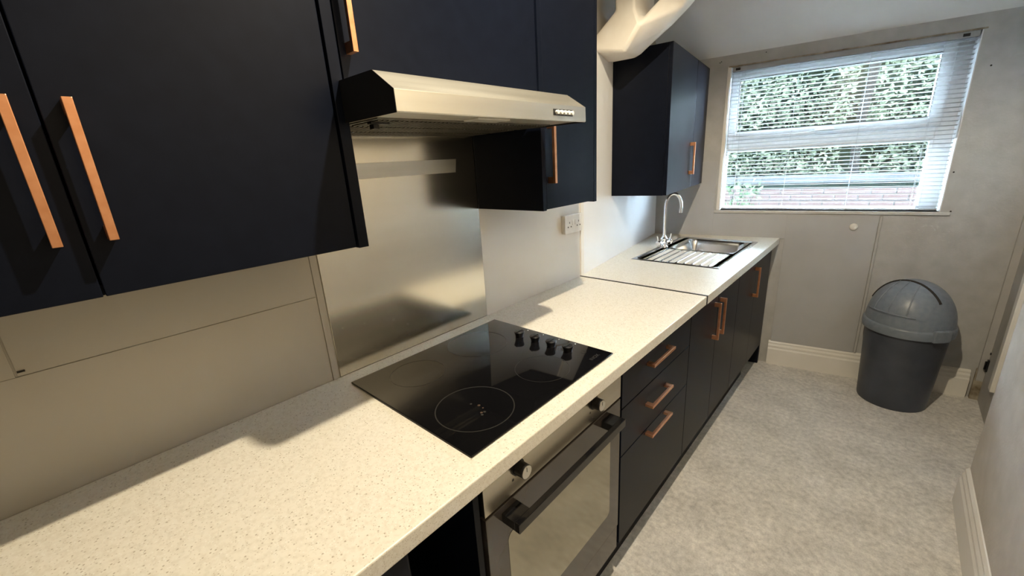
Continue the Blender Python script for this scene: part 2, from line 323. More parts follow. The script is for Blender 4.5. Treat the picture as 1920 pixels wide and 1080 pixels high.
# plastered corbel under the old wall where the room bends
K = {'a': (-0.045,1.500,2.038), 'b': (0.087,1.470,2.116), 'c': (0.062,1.470,2.960), 'd': (0.155,1.440,2.960),
     'e': (0.192,1.450,2.090), 'f': (0.220,1.470,2.057), 'g': (0.278,1.500,2.117), 'h': (1.350,1.520,2.960),
     'i': (1.455,1.560,2.960), 'j': (0.377,1.560,2.100), 'k': (0.359,1.570,2.083), 'l': (0.282,1.580,2.027),
     'm': (0.206,1.600,1.982), 'n': (0.150,1.610,1.948), 'o': (0.108,1.620,1.937), 'p': (-0.023,1.660,1.947),
     'q': (-0.118,1.620,1.962), 'r': (-0.045,1.500,1.983), 's': (0.140,1.460,1.935), 't': (0.230,1.420,2.019)}
cb = M(); names = sorted(K); idx = {k: i for i, k in enumerate(names)}
fr = [K[k] for k in names]; bk = [(p[0]-0.02, 1.69, p[2]+0.03) for p in fr]
faces = [tuple(idx[c] for c in f) for f in ('abtsr', 'bet', 'bcde', 'etf', 'ftg', 'gtk', 'gkjh', 'hji', 'tslk', 'slm', 'smn', 'sno', 'rsop', 'rpq')]
out = [idx[c] for c in 'abcdefghijklmnopqr']
nn = len(fr)
faces += [(out[i], out[(i+1)%len(out)], out[(i+1)%len(out)]+nn, out[i]+nn) for i in range(len(out))]
cb.add(fr+bk, faces)
co = link('trim_2', mesh_of('trim_2', cb), PLASTER); co['kind'] = 'structure'
co['label'] = 'lumpy plastered corbel above the sink cupboard'
for p in co.data.polygons: p.use_smooth = True
co.data.set_sharp_from_angle(angle=math.radians(70))
sd = co.modifiers.new('soft', 'BEVEL'); sd.width = 0.014; sd.segments = 3; sd.limit_method = 'ANGLE'; sd.angle_limit = math.radians(25)

SILLM = mat_plain('sill_paint', (0.55,0.54,0.52), 0.5)
# ------------------------------------------------------------ window (far wall frame)
win = thing('window_1', None, None, (0.813,0.08,WZ0), 'FW'); win['kind'] = 'structure'
wy0, wy1 = 0.072, 0.135
def frame_m(s0, s1, z0, z1, w, y0, y1, wl_=None, wr=None, wt=None, wb=None):
    a = w if wl_ is None else wl_; b_ = w if wr is None else wr; t = w if wt is None else wt; bb = w if wb is None else wb
    return M().box(s0, s0+a, y0, y1, z0, z1).box(s1-b_, s1, y0, y1, z0, z1).box(s0+a, s1-b_, y0, y1, z1-t, z1).box(s0+a, s1-b_, y0, y1, z0, z0+bb)
part(win, 'window_frame', frame_m(0.20, 1.40, 1.02, 2.02, 0.05, wy0+0.012, wy1, 0.068, 0.106, 0.060, 0.060).box(0.268, 1.294, wy0+0.012, wy1, 1.482, 1.556), UPVC, bevel=0.004)
sash = part(win, 'opening_sash', frame_m(0.262, 1.306, 1.545, 1.972, 0.052, wy0-0.012, wy0+0.03, 0.048, 0.056, 0.054, 0.056), UPVC, bevel=0.006)
part(win, 'bead', frame_m(0.268, 1.294, 1.08, 1.482, 0.014, wy0+0.004, wy0+0.02, 0.006, 0.016, 0.014, 0.01), UPVC, bevel=0.003)
part(sash, 'gasket', frame_m(0.308, 1.252, 1.599, 1.920, 0.004, wy0-0.0125, wy0-0.010), HOLE, FO[win])
part(win, 'pane', M().box(0.300, 1.26, wy0+0.002, wy0+0.006, 1.592, 1.925), GLASS)
part(win, 'pane', M().box(0.262, 1.300, wy0+0.026, wy0+0.030, 1.07, 1.490), GLASS)
part(sash, 'window_handle', M().box(0.80, 0.835, wy0-0.030, wy0-0.012, 1.562, 1.580).box(0.74, 0.835, wy0-0.044, wy0-0.030, 1.563, 1.577), UPVC, FO[win], bevel=0.004)
part(win, 'sill', M().box(0.222, 1.412, -0.014, 0.075, 1.070, WZ0), SILLM, bevel=0.004)
part(win, 'top_edging', M().box(0.24, 1.385, -0.004, 0.006, 1.990, 1.997), ROT)
part(win, 'side_edging', M().box(0.235, 0.254, -0.004, 0.004, 1.09, 1.995), GLOSSW, bevel=0.002)
for s_ in (WS0, WS1-0.004): part(win, 'reveal_reflector', M().box(s_, s_+0.004, 0.001, 0.09, WZ0, WZ1), UPVC)  # added white sheets that scatter daylight back onto the window frame
part(win, 'reveal_reflector', M().box(WS0+0.004, WS1-0.004, 0.001, 0.09, WZ1-0.004, WZ1), UPVC)
# venetian blind
bl = thing('venetian_blind', 'white slatted venetian blind hanging in front of the window', 'blind', (0.813,0.022,1.97), 'FW')
S0, S1 = 0.262, 1.364
part(bl, 'headrail', M().box(S0, S1, 0.006, 0.034, 1.962, 1.990), SLATM, bevel=0.002)
for s in (S0+0.03, S1-0.05): part(bl, 'end_bracket', M().box(s-0.012, s+0.014, 0.004, 0.006, 1.968, 1.982), HOLE)
part(bl, 'bottom_rail', M().box(S0, S1-0.006, 0.010, 0.034, 1.096, 1.104), SLATM, bevel=0.002)
sm = M(); W_, NS = 0.025, 4; tilt = math.radians(9)
pts = []
for k in range(NS+1):
    a = -W_/2+W_*k/NS; h = 0.0018*(1-(2*a/W_)**2)
    yy = a*math.cos(tilt)+h*math.sin(tilt); zz = -a*math.sin(tilt)+h*math.cos(tilt)
    pts.append((yy, zz))
cs_ = [(y, z+0.00035) for y, z in pts]+[(y, z-0.00035) for y, z in reversed(pts)]
sm.prism_x(cs_, S0-0.813, S1-0.813)
slat_mesh = mesh_of('slat', sm, (0,0,0), 0, 40); slat_mesh.materials.append(SLATM)
NSL = 38
for i in range(NSL):
    link('slat', slat_mesh, None, bl, (0.813, 0.022, 1.951-i*(1.951-1.118)/(NSL-1)))
for s in (0.335, 0.62, 0.95, 1.245):
    part(bl, 'ladder_cord', M().cyl((s,0.0095,1.10),(s,0.0095,1.965),0.0007,n=6).cyl((s,0.0345,1.10),(s,0.0345,1.965),0.0007,n=6), SLATM)
part(bl, 'wand', M().cyl((0.30,0.003,1.45),(0.302,0.003,1.96),0.0025,n=8), GLASS)

# ------------------------------------------------------------ outside (far wall frame)
struct('ground_outside', M().box(-5, 7, 0.30, 9, -0.25, -0.15), GROUND, (0,0,0), 'FW')
gw = thing('garden_wall', 'pink brick garden wall with a grey board rail, seen through the blind', 'garden wall', (1,3.2,-0.15), 'FW')
BX, BH, BJ = 0.215, 0.065, 0.010
part(gw, 'mortar_core', M().box(-2.2, 4.6, 3.215, 3.31, -0.15, 0.965), MORTAR)
bm_ = mesh_of('brick', M().box(-BX/2, BX/2, 0, 0.05, -BH/2, BH/2), (0,0,0), 0.004, seg=1); bm_.materials.append(BRICK)
for r in range(7):
    z = 0.93-r*(BH+BJ)
    for k in range(-4, 16):
        s = k*(BX+BJ)+(0.1125 if r%2 else 0)-0.4
        o = link('brick', bm_, None, gw, (s, 3.205+random.uniform(-.003,.003), z))
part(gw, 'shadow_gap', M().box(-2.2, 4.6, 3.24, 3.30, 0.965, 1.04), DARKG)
part(gw, 'rail_board', M().box(-2.2, 4.6, 3.19, 3.235, 1.035, 1.135), COPING, bevel=0.004)
# hedge: dark core + leaves too many to count
hd = M()
def leaf(m_, p, size, nrm=None):
    d = Vector((random.gauss(0,1), random.gauss(0,1), random.gauss(0,1))).normalized()
    if nrm is not None: d = (d*0.9+Vector(nrm)).normalized()
    a = d.orthogonal().normalized(); a = (Matrix.Rotation(random.uniform(0,6.283), 3, d) @ a); b_ = d.cross(a)
    P = Vector(p); l_ = size*random.uniform(.7,1.3); w = l_*0.45
    m_.add([P-a*l_/2, P+b_*w/2+d*l_*.06, P+a*l_/2, P-b_*w/2+d*l_*.06], [(0,1,2),(0,2,3)])
def hy(s, z): return 4.0+0.22*math.sin(s*2.3+1.2*z)+0.16*math.sin(s*5.1-2.2*z+1)+0.12*math.sin(z*4.3+s)
for i in range(20000):
    s = random.uniform(-2.4, 4.6) if i%3 else random.uniform(-0.6, 2.8); z = random.uniform(0.9, 2.8)
    dens = math.sin(s*3.7+z*2.1)*math.sin(z*5.3-s*1.7)+random.uniform(-.6,.9)
    if dens < -0.35 or (abs(s-1.32-0.03*math.sin(3*z)) < 0.07 and random.random() < .85): continue
    leaf(hd, (s, hy(s,z)+random.uniform(-.18,.12), z), random.uniform(.05,.10), (0,-.5,.5))
hdg = thing('hedge', 'tall dense green hedge with a thin dark trunk behind the garden wall', 'hedge', (1,4.2,-0.15), 'FW')
lo = part(hdg, 'leaves', hd, LEAFD); lo['kind'] = 'stuff'
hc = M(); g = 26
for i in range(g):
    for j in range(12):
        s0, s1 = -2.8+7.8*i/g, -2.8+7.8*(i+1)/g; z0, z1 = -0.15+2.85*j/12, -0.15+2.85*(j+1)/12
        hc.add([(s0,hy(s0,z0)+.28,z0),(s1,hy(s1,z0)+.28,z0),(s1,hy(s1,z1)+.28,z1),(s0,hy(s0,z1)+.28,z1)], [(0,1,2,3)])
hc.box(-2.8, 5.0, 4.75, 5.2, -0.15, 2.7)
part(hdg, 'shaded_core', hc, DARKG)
tr = M().tube([(1.36+0.03*math.sin(3*z), 3.50+0.02*math.cos(4*z), z) for z in [-0.15+0.2*k for k in range(15)]], [0.05]*15, 10)
part(hdg, 'trunk', tr, BARK, smooth=60)
sh = thing('garden_shrub', 'pale green leafy shrub at the lower left of the window', 'shrub', (0.05,2.2,-0.15), 'FW')
st = M(); lv = M()
for k in range(16):
    a = random.uniform(0,6.283); h = random.uniform(0.85,1.55); rr = random.uniform(.05,.42)
    path = [(0.08+rr*math.cos(a)*t**1.5, 2.2+0.6*rr*math.sin(a)*t**1.5, -0.15+h*t) for t in [i/6 for i in range(7)]]
    st.tube(path, [0.008*(1-.7*i/6) for i in range(7)], 6)
    for q in range(34):
        t = random.uniform(.35,1); c_ = path[min(6,int(t*6))]
        leaf(lv, (c_[0]+random.gauss(0,.06), c_[1]+random.gauss(0,.05), c_[2]+random.gauss(0,.05)), random.uniform(.06,.11), (0,-.4,.7))
part(sh, 'stems', st, BARK); lo = part(sh, 'leaves', lv, LEAFL); lo['kind'] = 'stuff'

# ------------------------------------------------------------ ceiling lamp (above the frame)
la = thing('ceiling_lamp', 'white pendant lamp hanging above the worktop, out of view', 'lamp', (LAMP_POS[0],LAMP_POS[1],2.95))
part(la, 'ceiling_rose', M().lathe([(0.05,0),(0.05,-0.012),(0.02,-0.03),(0.006,-0.032)], (LAMP_POS[0],LAMP_POS[1],2.95), 28, True, True), WHITEP, smooth=40)
part(la, 'lamp_stem', M().cyl((LAMP_POS[0],LAMP_POS[1],2.925),(LAMP_POS[0],LAMP_POS[1],LAMP_POS[2]+0.075),0.004), WHITEP, smooth=40)
part(la, 'lamp_shade', M().lathe([(0.018,0.085),(0.045,0.075),(0.062,0.045),(0.070,0.012),(0.068,0.012),(0.060,0.044),(0.043,0.072),(0.001,0.080)], LAMP_POS, 32, False, True), WHITEP, smooth=40)
ld = bpy.data.lights.new('lamp_light', 'SPOT'); ld.energy = LAMP_POWER; ld.color = LAMP_COL; ld.shadow_soft_size = 0.018
ld.spot_size = math.radians(158); ld.spot_blend = 0.25
lo_ = bpy.data.objects.new('lamp_light', ld); C.objects.link(lo_); lo_.parent = la; lo_.location = (0,0,LAMP_POS[2]-2.95-0.005)

# ------------------------------------------------------------ handles
HL = 0.186
def handle_mesh():
    m_ = M()
    m_.box(0.020, 0.030, -0.0055, 0.0055, -HL/2, HL/2)
    for s in (-1, 1):
        z0, z1 = sorted((s*HL/2, s*(HL/2-0.020))); m_.box(0, 0.0215, -0.0055, 0.0055, z0, z1)
    return m_
hm = mesh_of('handle', handle_mesh(), (0,0,0), 0.0009); hm.materials.append(COPPER)
def handle(door, x, y, z, horiz=False):
    o = link('handle', hm, None, door, (x,y,z)); o['label'] = 'copper bar handle'
    if horiz: o.rotation_euler = (math.pi/2,0,0)
    return o
def slab(root, name, y0, y1, z0, z1, x1, t=0.018, mat=NAVY):
    return part(root, name, M().box(x1-t, x1, y0, y1, z0, z1), mat, (x1,(y0+y1)/2,(z0+z1)/2), bevel=0.0012)
def carcass(root, y0, y1, z0, z1, x1, x0=0.006, t=0.016, mat=None):
    m_ = M().box(x0,x1,y0,y0+t,z0,z1).box(x0,x1,y1-t,y1,z0,z1).box(x0,x1,y0+t,y1-t,z0,z0+t).box(x0,x1,y0+t,y1-t,z1-t,z1).box(x0,x0+0.008,y0+t,y1-t,z0+t,z1-t)
    return part(root, 'carcass', m_, mat or NAVY)

# ------------------------------------------------------------ wall cupboards
XU = 0.3073; ZB, ZU = 1.3355, 2.055
w = thing('wall_cupboard', 'wide navy wall cupboard with two doors and a pair of copper handles', 'cupboard', (0.15,-0.43,ZB))
carcass(w, -0.825, -0.030, ZB, ZU, XU-0.020)
d = slab(w, 'door', -0.828, -0.4315, ZB+0.001, ZU, XU); handle(d, XU, -0.4575, 1.5105)
d = slab(w, 'door', -0.4285, -0.034, ZB+0.001, ZU, XU); handle(d, XU, -0.4015, 1.511)
part(w, 'end_panel', M().box(0.006, XU+0.001, -0.0285, -0.0055, ZB-0.002, ZU), NAVY, bevel=0.001)
w = thing('wall_cupboard', 'short navy cupboard above the cooker hood with one copper handle', 'cupboard', (0.15,0.30,1.665))
carcass(w, -0.0045, 0.610, 1.665, ZU, XU-0.020)
d = slab(w, 'door', -0.002, 0.6065, 1.664, ZU, XU); handle(d, XU, 0.0165, 1.8035)
w = thing('wall_cupboard', 'narrow navy wall cupboard between the cooker hood and the corbel', 'cupboard', (0.15,0.78,ZB))
part(w, 'end_panel', M().box(0.006, XU+0.003, 0.6135, 0.632, ZB-0.002, ZU), NAVY, bevel=0.001)
carcass(w, 0.632, 0.927, ZB, ZU, XU-0.020)
d = slab(w, 'door', 0.636, 0.926, ZB+0.001, ZU, XU); handle(d, XU, 0.652, 1.512)
part(w, 'end_panel', M().box(0.006, XU, 0.9285, 0.9465, ZB-0.004, ZU), NAVY, bevel=0.001)
# far cupboard on the bent wall (local: x out of wall, y along)
FX = 0.3078; F0, F1, FZ0, FZ1 = 0.4148, 1.405, 1.2771, 2.003
w = thing('wall_cupboard', 'navy wall cupboard in the far corner above the sink', 'cupboard', (0.15,0.9,FZ0), 'L2')
part(w, 'carcass', M().box(0.005, FX-0.020, F0+0.016, F1, FZ0, FZ1), CARC)
part(w, 'end_panel', M().box(0.005, FX-0.019, F0, F0+0.016, FZ0-0.001, FZ1), NAVY, bevel=0.001)
d = slab(w, 'door', F0-0.001, 0.975, FZ0, FZ1, FX); handle(d, FX, 0.910, 1.452)
d = slab(w, 'door', 0.979, F1-0.001, FZ0, FZ1, FX)

# ------------------------------------------------------------ base units
XD, ZD, ZT0, ZT = 0.5966, 0.149, 0.872, 0.9105
w = thing('base_cupboard', 'navy base cupboard at the near end of the worktop', 'cupboard', (0.3,-0.5,0.149))
carcass(w, -1.39, -0.182, ZD, ZT0-0.002, XD-0.024)
slab(w, 'door', -1.388, -0.7905, ZD, ZT0-0.008, XD-0.006)
slab(w, 'door', -0.7875, -0.1795, ZD, ZT0-0.008, XD-0.006)
w = thing('open_unit', 'narrow open black gap unit left of the oven without a door', 'open unit', (0.3,-0.1,0.149))
part(w, 'carcass', M().box(0.05,0.565,-0.178,-0.165,ZD,ZT0-0.002).box(0.05,0.565,-0.165,-0.035,ZD,ZD+0.016).box(0.05,0.06,-0.165,-0.035,ZD+0.016,ZT0-0.002), CARC)
part(w, 'side_panel', M().box(0.05,XD-0.003,-0.0215,-0.0055,ZD,ZT0-0.002), NAVY, bevel=0.001)
w = thing('oven_housing', 'navy housing unit under the hob that holds the oven', 'cupboard', (0.3,0.3,0.149))
part(w, 'carcass', M().box(0.006,XD-0.022,-0.003,0.006,ZD,ZT0-0.002).box(0.006,XD-0.022,0.600,0.616,ZD,ZT0-0.002).box(0.006,XD-0.022,0.006,0.600,ZD,ZD+0.016).box(0.006,0.014,0.006,0.600,ZD+0.016,ZT0-0.05), CARC)
slab(w, 'filler_panel', 0.003, 0.603, ZD, 0.246, XD, mat=OVENG)
w = thing('drawer_unit', 'navy three drawer unit right of the oven with copper handles', 'drawers', (0.3,0.92,0.149))
carcass(w, 0.619, 1.219, ZD, ZT0-0.002, XD-0.020, mat=CARC)
for z0, z1, hz, hy_ in ((0.708,0.868,0.795,0.888),(0.523,0.704,0.632,0.890),(ZD,0.519,0.505,0.899)):
    d = slab(w, 'drawer', 0.6195, 1.2165, z0, z1, XD); handle(d, XD, hy_, hz, True)
w = thing('sink_cupboard', 'navy two door cupboard under the near end of the sink run', 'cupboard', (0.3,1.58,0.149))
carcass(w, 1.221, 1.934, ZD, ZT0-0.002, XD-0.020, 0.05, mat=CARC)
d = slab(w, 'door', 1.2205, 1.5795, ZD, 0.868, XD); handle(d, XD, 1.529, 0.714)
d = slab(w, 'door', 1.5825, 1.9345, ZD, 0.868, XD); handle(d, XD, 1.611, 0.716)
w = thing('base_cupboard', 'navy base cupboard in the far corner under the sink bowl', 'cupboard', (0.3,2.3,0.149))
carcass(w, 1.937, 2.62, ZD, 0.72, XD-0.020, 0.05, mat=CARC)
d = slab(w, 'door', 1.9375, 2.318, ZD, 0.868, XD); handle(d, XD, 2.285, 0.716)
slab(w, 'corner_panel', 2.3185, 2.690, ZD, 0.868, XD)
part(w, 'end_panel', M().prism([(0.05,2.62),(XD-0.002,2.6915),(XD-0.002,2.712),(0.05,2.632)], 0.0, 0.870), NAVY)
pl = M().box(0.530, 0.548, -1.39, 2.45, 0.0, 0.147)
single('plinth', pl, NAVY, 'long dark kickboard recessed under the base units', 'plinth', (0.54,0.8,0), bevel=0.001)

# ------------------------------------------------------------ worktops
XF = 0.6299
wt = single('worktop', M().box(0.0045, XF, -1.40, 1.2890, ZT0, ZT), WTOP, 'cream speckled worktop piece around the hob', 'worktop', (0.3,0,ZT0), bevel=0.003)
part(wt, 'joint_strip', M().box(0.0045, XF+0.001, 1.2890, 1.2992, ZT0, ZT+0.0012), JOINT)
SX0, SX1, SY0, SY1 = 0.0575, 0.545, 1.748, 2.535        # sink outline
BX0, BX1, BY0, BY1 = 0.128, 0.500, 2.135, 2.500          # bowl
def ybk(y): return -math.tan(A2)*(y-YJ)+0.0055
y1f = lambda x: YW+0.1737*x-0.009
wr = M()
wr.prism([(ybk(1.2994),1.2994),(XF+0.0006,1.2994),(XF,BY0-0.004),(ybk(BY0-0.004),BY0-0.004)], ZT0, ZT)
wr.prism([(ybk(BY0-0.004),BY0-0.004),(BX0-0.004,BY0-0.004),(BX0-0.004,BY1+0.004),(ybk(BY1+0.004),BY1+0.004)], ZT0, ZT)
wr.prism([(BX1+0.004,BY0-0.004),(XF,BY0-0.004),(XF-0.001,BY1+0.004),(BX1+0.004,BY1+0.004)], ZT0, ZT)
wr.prism([(ybk(BY1+0.004),BY1+0.004),(XF-0.001,BY1+0.004),(XF-0.004,y1f(XF)),(ybk(y1f(-0.14)),y1f(-0.14))], ZT0, ZT)
single('worktop', wr, WTOP, 'cream speckled worktop piece around the sink', 'worktop', (0.3,1.9,ZT0))
# sink as one pressed sheet
def sst(a, b_, x): t = max(0,min(1,(x-a)/(b_-a))); return t*t*(3-2*t)
def rrect(x, y, x0, x1, y0, y1, r):          # signed distance to a rounded rectangle, negative inside
    qx = abs(x-(x0+x1)/2)-(x1-x0)/2+r; qy = abs(y-(y0+y1)/2)-(y1-y0)/2+r
    return math.hypot(max(qx,0),max(qy,0))+min(max(qx,qy),0)-r
def sinkz(x, y):
    z = 0.0035
    e = rrect(x, y, SX0, SX1, SY0, SY1, 0.012); z -= 0.0035*sst(-0.006, 0.0, e)
    z -= 0.004*sst(0.0, -0.008, rrect(x, y, SX0+0.022, SX1-0.016, SY0+0.016, SY1-0.012, 0.03))      # pressed tray
    bd = rrect(x, y, BX0, BX1, BY0, BY1, 0.06)
    z -= 0.150*sst(0.004, -0.055, bd)
    if bd > 0.004 and y < BY0-0.004 and x > 0.10:
        for k in range(9):                                     # drainer ridges along y
            xc = 0.135+k*0.043; w_ = sst(SY0+0.035, SY0+0.05, y)*sst(BY0-0.03, BY0-0.05, y)
            z += 0.0034*w_*math.exp(-((x-xc)/0.0038)**2)
        for k in range(8):
            xc = 0.1565+k*0.043; w_ = sst(SY0+0.035, SY0+0.05, y)*sst(BY0-0.03, BY0-0.05, y)
            z -= 0.0012*w_*math.exp(-((x-xc)/0.012)**2)
    return z
sk = M(); nx, ny = 150, 150
gx = [SX0+(SX1-SX0)*i/nx for i in range(nx+1)]; gy = [SY0+(SY1-SY0)*j/ny for j in range(ny+1)]
sk.v = [(x, y, ZT+0.0005+sinkz(x, y)) for x in gx for y in gy]
sk.f = [(i*(ny+1)+j, (i+1)*(ny+1)+j, (i+1)*(ny+1)+j+1, i*(ny+1)+j+1) for i in range(nx) for j in range(ny)]
si = thing('sink', 'stainless steel inset sink with one bowl and a ribbed drainer', 'sink', (0.3,2.14,ZT0))
part(si, 'sink_sheet', sk, SINKM, smooth=60)
part(si, 'waste', M().lathe([(0.001,0.0005),(0.014,0.0005),(0.03,0.002),(0.040,0.002),(0.041,0.0)], (0.31,2.32,ZT-0.1462), 28, False, False), CHROME, smooth=40)
part(si, 'overflow', M().cyl((0.20,2.498,0.872),(0.20,2.489,0.872),0.012), HOLE)
# tap
TX, TY = 0.093, 2.135
tp = thing('mixer_tap', 'chrome swan neck mixer tap behind the sink bowl', 'tap', (TX,TY,ZT+0.004))
part(tp, 'base', M().lathe([(0.026,0),(0.026,0.006),(0.021,0.012),(0.019,0.045),(0.021,0.048),(0.021,0.058),(0.014,0.066),(0.012,0.078)], (TX,TY,ZT+0.002), 28), CHROME, smooth=40)
sp = [(TX,TY,ZT+0.07),(TX,TY,ZT+0.15),(TX,TY,ZT+0.26)]
dx, dy = 0.085, 0.030
for k in range(1, 15):
    a = math.pi*k/14*1.02; sp.append((TX+dx/2*(1-math.cos(a)), TY+dy/2*(1-math.cos(a)), ZT+0.26+0.078*math.sin(a)))
sp.append((TX+dx, TY+dy, ZT+0.245))
part(tp, 'spout', M().tube(sp, 0.0095, 16), CHROME, smooth=50)
part(tp, 'nozzle', M().cyl((TX+dx,TY+dy,ZT+0.248),(TX+dx,TY+dy,ZT+0.222),0.0115), CHROME, smooth=40)
part(tp, 'valve_body', M().cyl((TX-0.010,TY-0.048,ZT+0.032),(TX+0.010,TY+0.048,ZT+0.032),0.013), CHROME, smooth=40)
kn = M()
for s in (-1, 1):
    kn = M().lathe([(0.012,0),(0.020,0.004),(0.021,0.018),(0.017,0.026),(0.001,0.027)], (0,0,0), 20)
    o = part(tp, 'tap_head', kn, CHROME, (0,0,0), smooth=40)
    o.data.transform(Matrix.Rotation(-s*math.pi/2, 4, 'X')); o.location = (0.010*s, 0.046*s, 0.028)
    lv_ = M().box(-0.004,0.004,-0.004,0.004,0,0.03)
    part(tp, 'lever', M().cyl((TX+0.012*s,TY+0.060*s,ZT+0.045),(TX+0.02*s,TY+0.066*s,ZT+0.082),0.0045,0.006,12), CHROME, smooth=40)

# ------------------------------------------------------------ splashback
sb = thing('splashback', 'brushed steel splashback sheet behind the hob', 'splashback', (0.003,0.308,ZT))
part(sb, 'sheet', M().box(0.0008, 0.0045, 0.0015, 0.6155, ZT+0.0005, 1.64), SPLASH, bevel=0.0006)
part(sb, 'ledge_strip', M().prism_y([(0.0045,1.513),(0.0150,1.513),(0.0075,1.470),(0.0045,1.4695)], 0.085, 0.518), HOODM)

# ------------------------------------------------------------ hob
ZH = ZT+0.0005
hb = thing('hob', 'black ceramic hob with four knobs set into the worktop', 'hob', (0.325,0.295,ZT))
HX0, HX1 = 0.070, 0.5795
part(hb, 'glass_plate', M().prism([(HX0,0),(HX1,0),(HX1,0.59),(HX0,0.59)], ZH, ZH+0.005), BGLASS, bevel=0.0022, seg=3, smooth=40)
zt_ = ZH+0.0051
for x, y, r, t, mt in ((0.453,0.128,0.099,0.0026,RINGM),(0.463,0.386,0.080,0.0010,RINGM),(0.185,0.150,0.080,0.0010,FAINT),(0.180,0.395,0.100,0.0014,FAINT)):
    part(hb, 'cooking_ring', M().ring((x,y,zt_), r-t, r, 72), mt)
for x in (0.262,0.331,0.397,0.462):
    kn = part(hb, 'knob', M().lathe([(0.0135,0),(0.0135,0.004),(0.0145,0.010),(0.0175,0.017),(0.0178,0.020),(0.0165,0.0215),(0.001,0.0218)], (x,0.517,zt_), 28), BLACKP, smooth=35)
    part(kn, 'grip', M().box(x-0.003, x+0.003, 0.517-0.0155, 0.517+0.0155, zt_+0.019, zt_+0.0235), BLACKP, FO[hb], bevel=0.001)
    part(hb, 'dial_mark', M().cyl((x-0.012,0.577,zt_),(x-0.012,0.577,zt_+0.0002),0.0022,n=12), WPRINT)
part(hb, 'hot_mark', M().ring((0.503,0.542,zt_), 0.008, 0.009, 24), RINGM)
for k in range(6):
    a = random.uniform(-1.2,1.9); x = 0.463+0.026*math.sin(a)+random.gauss(0,.004); y = 0.118+0.028*math.cos(a)*0.6+random.gauss(0,.006)
    part(hb, 'burnt_speck', M().lathe([(random.uniform(.0016,.004),0),(0.001,0.0006)], (x,y,zt_), 9), BURNT if k%2 else RINGM)
def text_part(root, name, s, size, mat, loc, rot):
    cu = bpy.data.curves.new(name, 'FONT'); cu.body = s; cu.size = size; cu.align_x = 'CENTER'; cu.align_y = 'CENTER'
    tmp = bpy.data.objects.new(name, cu); C.objects.link(tmp)
    me = bpy.data.meshes.new_from_object(tmp.evaluated_get(bpy.context.evaluated_depsgraph_get()))
    bpy.data.objects.remove(tmp)
    me.materials.clear()
    o = link(name, me, mat, root, loc); o.rotation_euler = rot; return o
text_part(hb, 'lettering', 'INOX', 0.018, RINGM, (0.549,0.532,zt_+0.0001), (0,0,math.pi/2))

# ------------------------------------------------------------ cooker hood
HY0, HY1, HZ = -0.004, 0.600, 1.584
ho = thing('cooker_hood', 'stainless steel visor cooker hood above the hob', 'cooker hood', (0.25,0.3,HZ))
HY0 = -0.0135; HY1 = 0.586
part(ho, 'canopy', M().prism_y([(0.3085,1.6615),(0.4296,1.6600),(0.488,1.6215),(0.489,1.586),(0.487,1.584),(0.484,1.584),(0.484,1.620),(0.4285,1.6575),(0.3085,1.659)], HY0+0.0012, HY1-0.0012).box(0.012, 0.4845, HY0+0.004, HY1-0.004, 1.588, 1.591), HOODM, bevel=0.0004)
for y0, y1 in ((HY0, HY0+0.0011), (HY1-0.0011, HY1)):
    part(ho, 'side_panel', M().prism_y([(0.3085,1.6618),(0.4296,1.6603),(0.4885,1.6217),(0.489,1.584),(0.3085,1.584)], y0, y1), HOODS)
part(ho, 'rear_box', M().box(0.012, 0.306, 0.0, HY1-0.002, 1.592, 1.655), HOODS)
fl = part(ho, 'grease_filter', M().box(0.03, 0.385, 0.012, 0.562, 1.5855, 1.588), FILTM)
fm = M()
for k in range(46):
    y = 0.022+k*0.0118
    for x0, x1 in ((0.045,0.135),(0.150,0.250),(0.265,0.370)): fm.box(x0, x1, y, y+0.0065, 1.5835, 1.5856)
o = part(fl, 'louvres', fm, FILTM, FO[ho]); o['kind'] = 'stuff'
part(ho, 'lip', M().box(0.012, 0.026, 0.0, 0.583, 1.582, 1.588), STEEL)
part(ho, 'lamp_lens', M().box(0.405, 0.452, 0.215, 0.318, 1.5835, 1.588), LENS, bevel=0.001)
part(ho, 'filter_catch', M().box(0.335, 0.350, 0.018, 0.060, 1.580, 1.584).box(0.322, 0.338, 0.030, 0.042, 1.572, 1.584), BLACKP)
bt_ = M()
for k in range(5):
    y = 0.446+k*0.0158
    bb_ = part(ho, 'button', M().cyl((0.489,y+0.004,1.6035),(0.4965,y+0.004,1.6035),0.0052,n=16), WPRINT, bevel=0.0006)
part(ho, 'button_plate', M().box(0.4882, 0.4896, 0.438, 0.521, 1.596, 1.611), BLACKP)

# ------------------------------------------------------------ oven
ov = thing('oven', 'built in electric oven with steel control panel and dark glass door', 'oven', (0.3,0.3,0.25))
OX = 0.600
part(ov, 'cavity', M().box(0.02, OX-0.022, 0.012, 0.594, 0.262, ZT0-0.008), BLACKP)
part(ov, 'control_panel', M().box(OX-0.020, OX, 0.003, 0.603, 0.764, ZT0-0.006), OVENP, bevel=0.0012)
od = part(ov, 'door', M().box(OX-0.020, OX, 0.003, 0.603, 0.252, 0.757), OVENG, bevel=0.0015)
def rr_poly(y0, y1, z0, z1, r, n=8):
    pts_ = []
    for cy, cz, a0 in ((y1-r,z1-r,0),(y0+r,z1-r,90),(y0+r,z0+r,180),(y1-r,z0+r,270)):
        for k in range(n+1): a = math.radians(a0+90*k/n); pts_.append((cy+r*math.cos(a), cz+r*math.sin(a)))
    return pts_
part(od, 'door_window', M().prism_x(rr_poly(0.066,0.540,0.350,0.668,0.02), OX-0.001, OX+0.0008), OVENW, FO[ov])
oh = part(ov, 'oven_handle', M().prism_x(rr_poly(0.052,0.538,0.714,0.740,0.002,2), OX+0.038, OX+0.052), BLKGLOSS, bevel=0.0015)
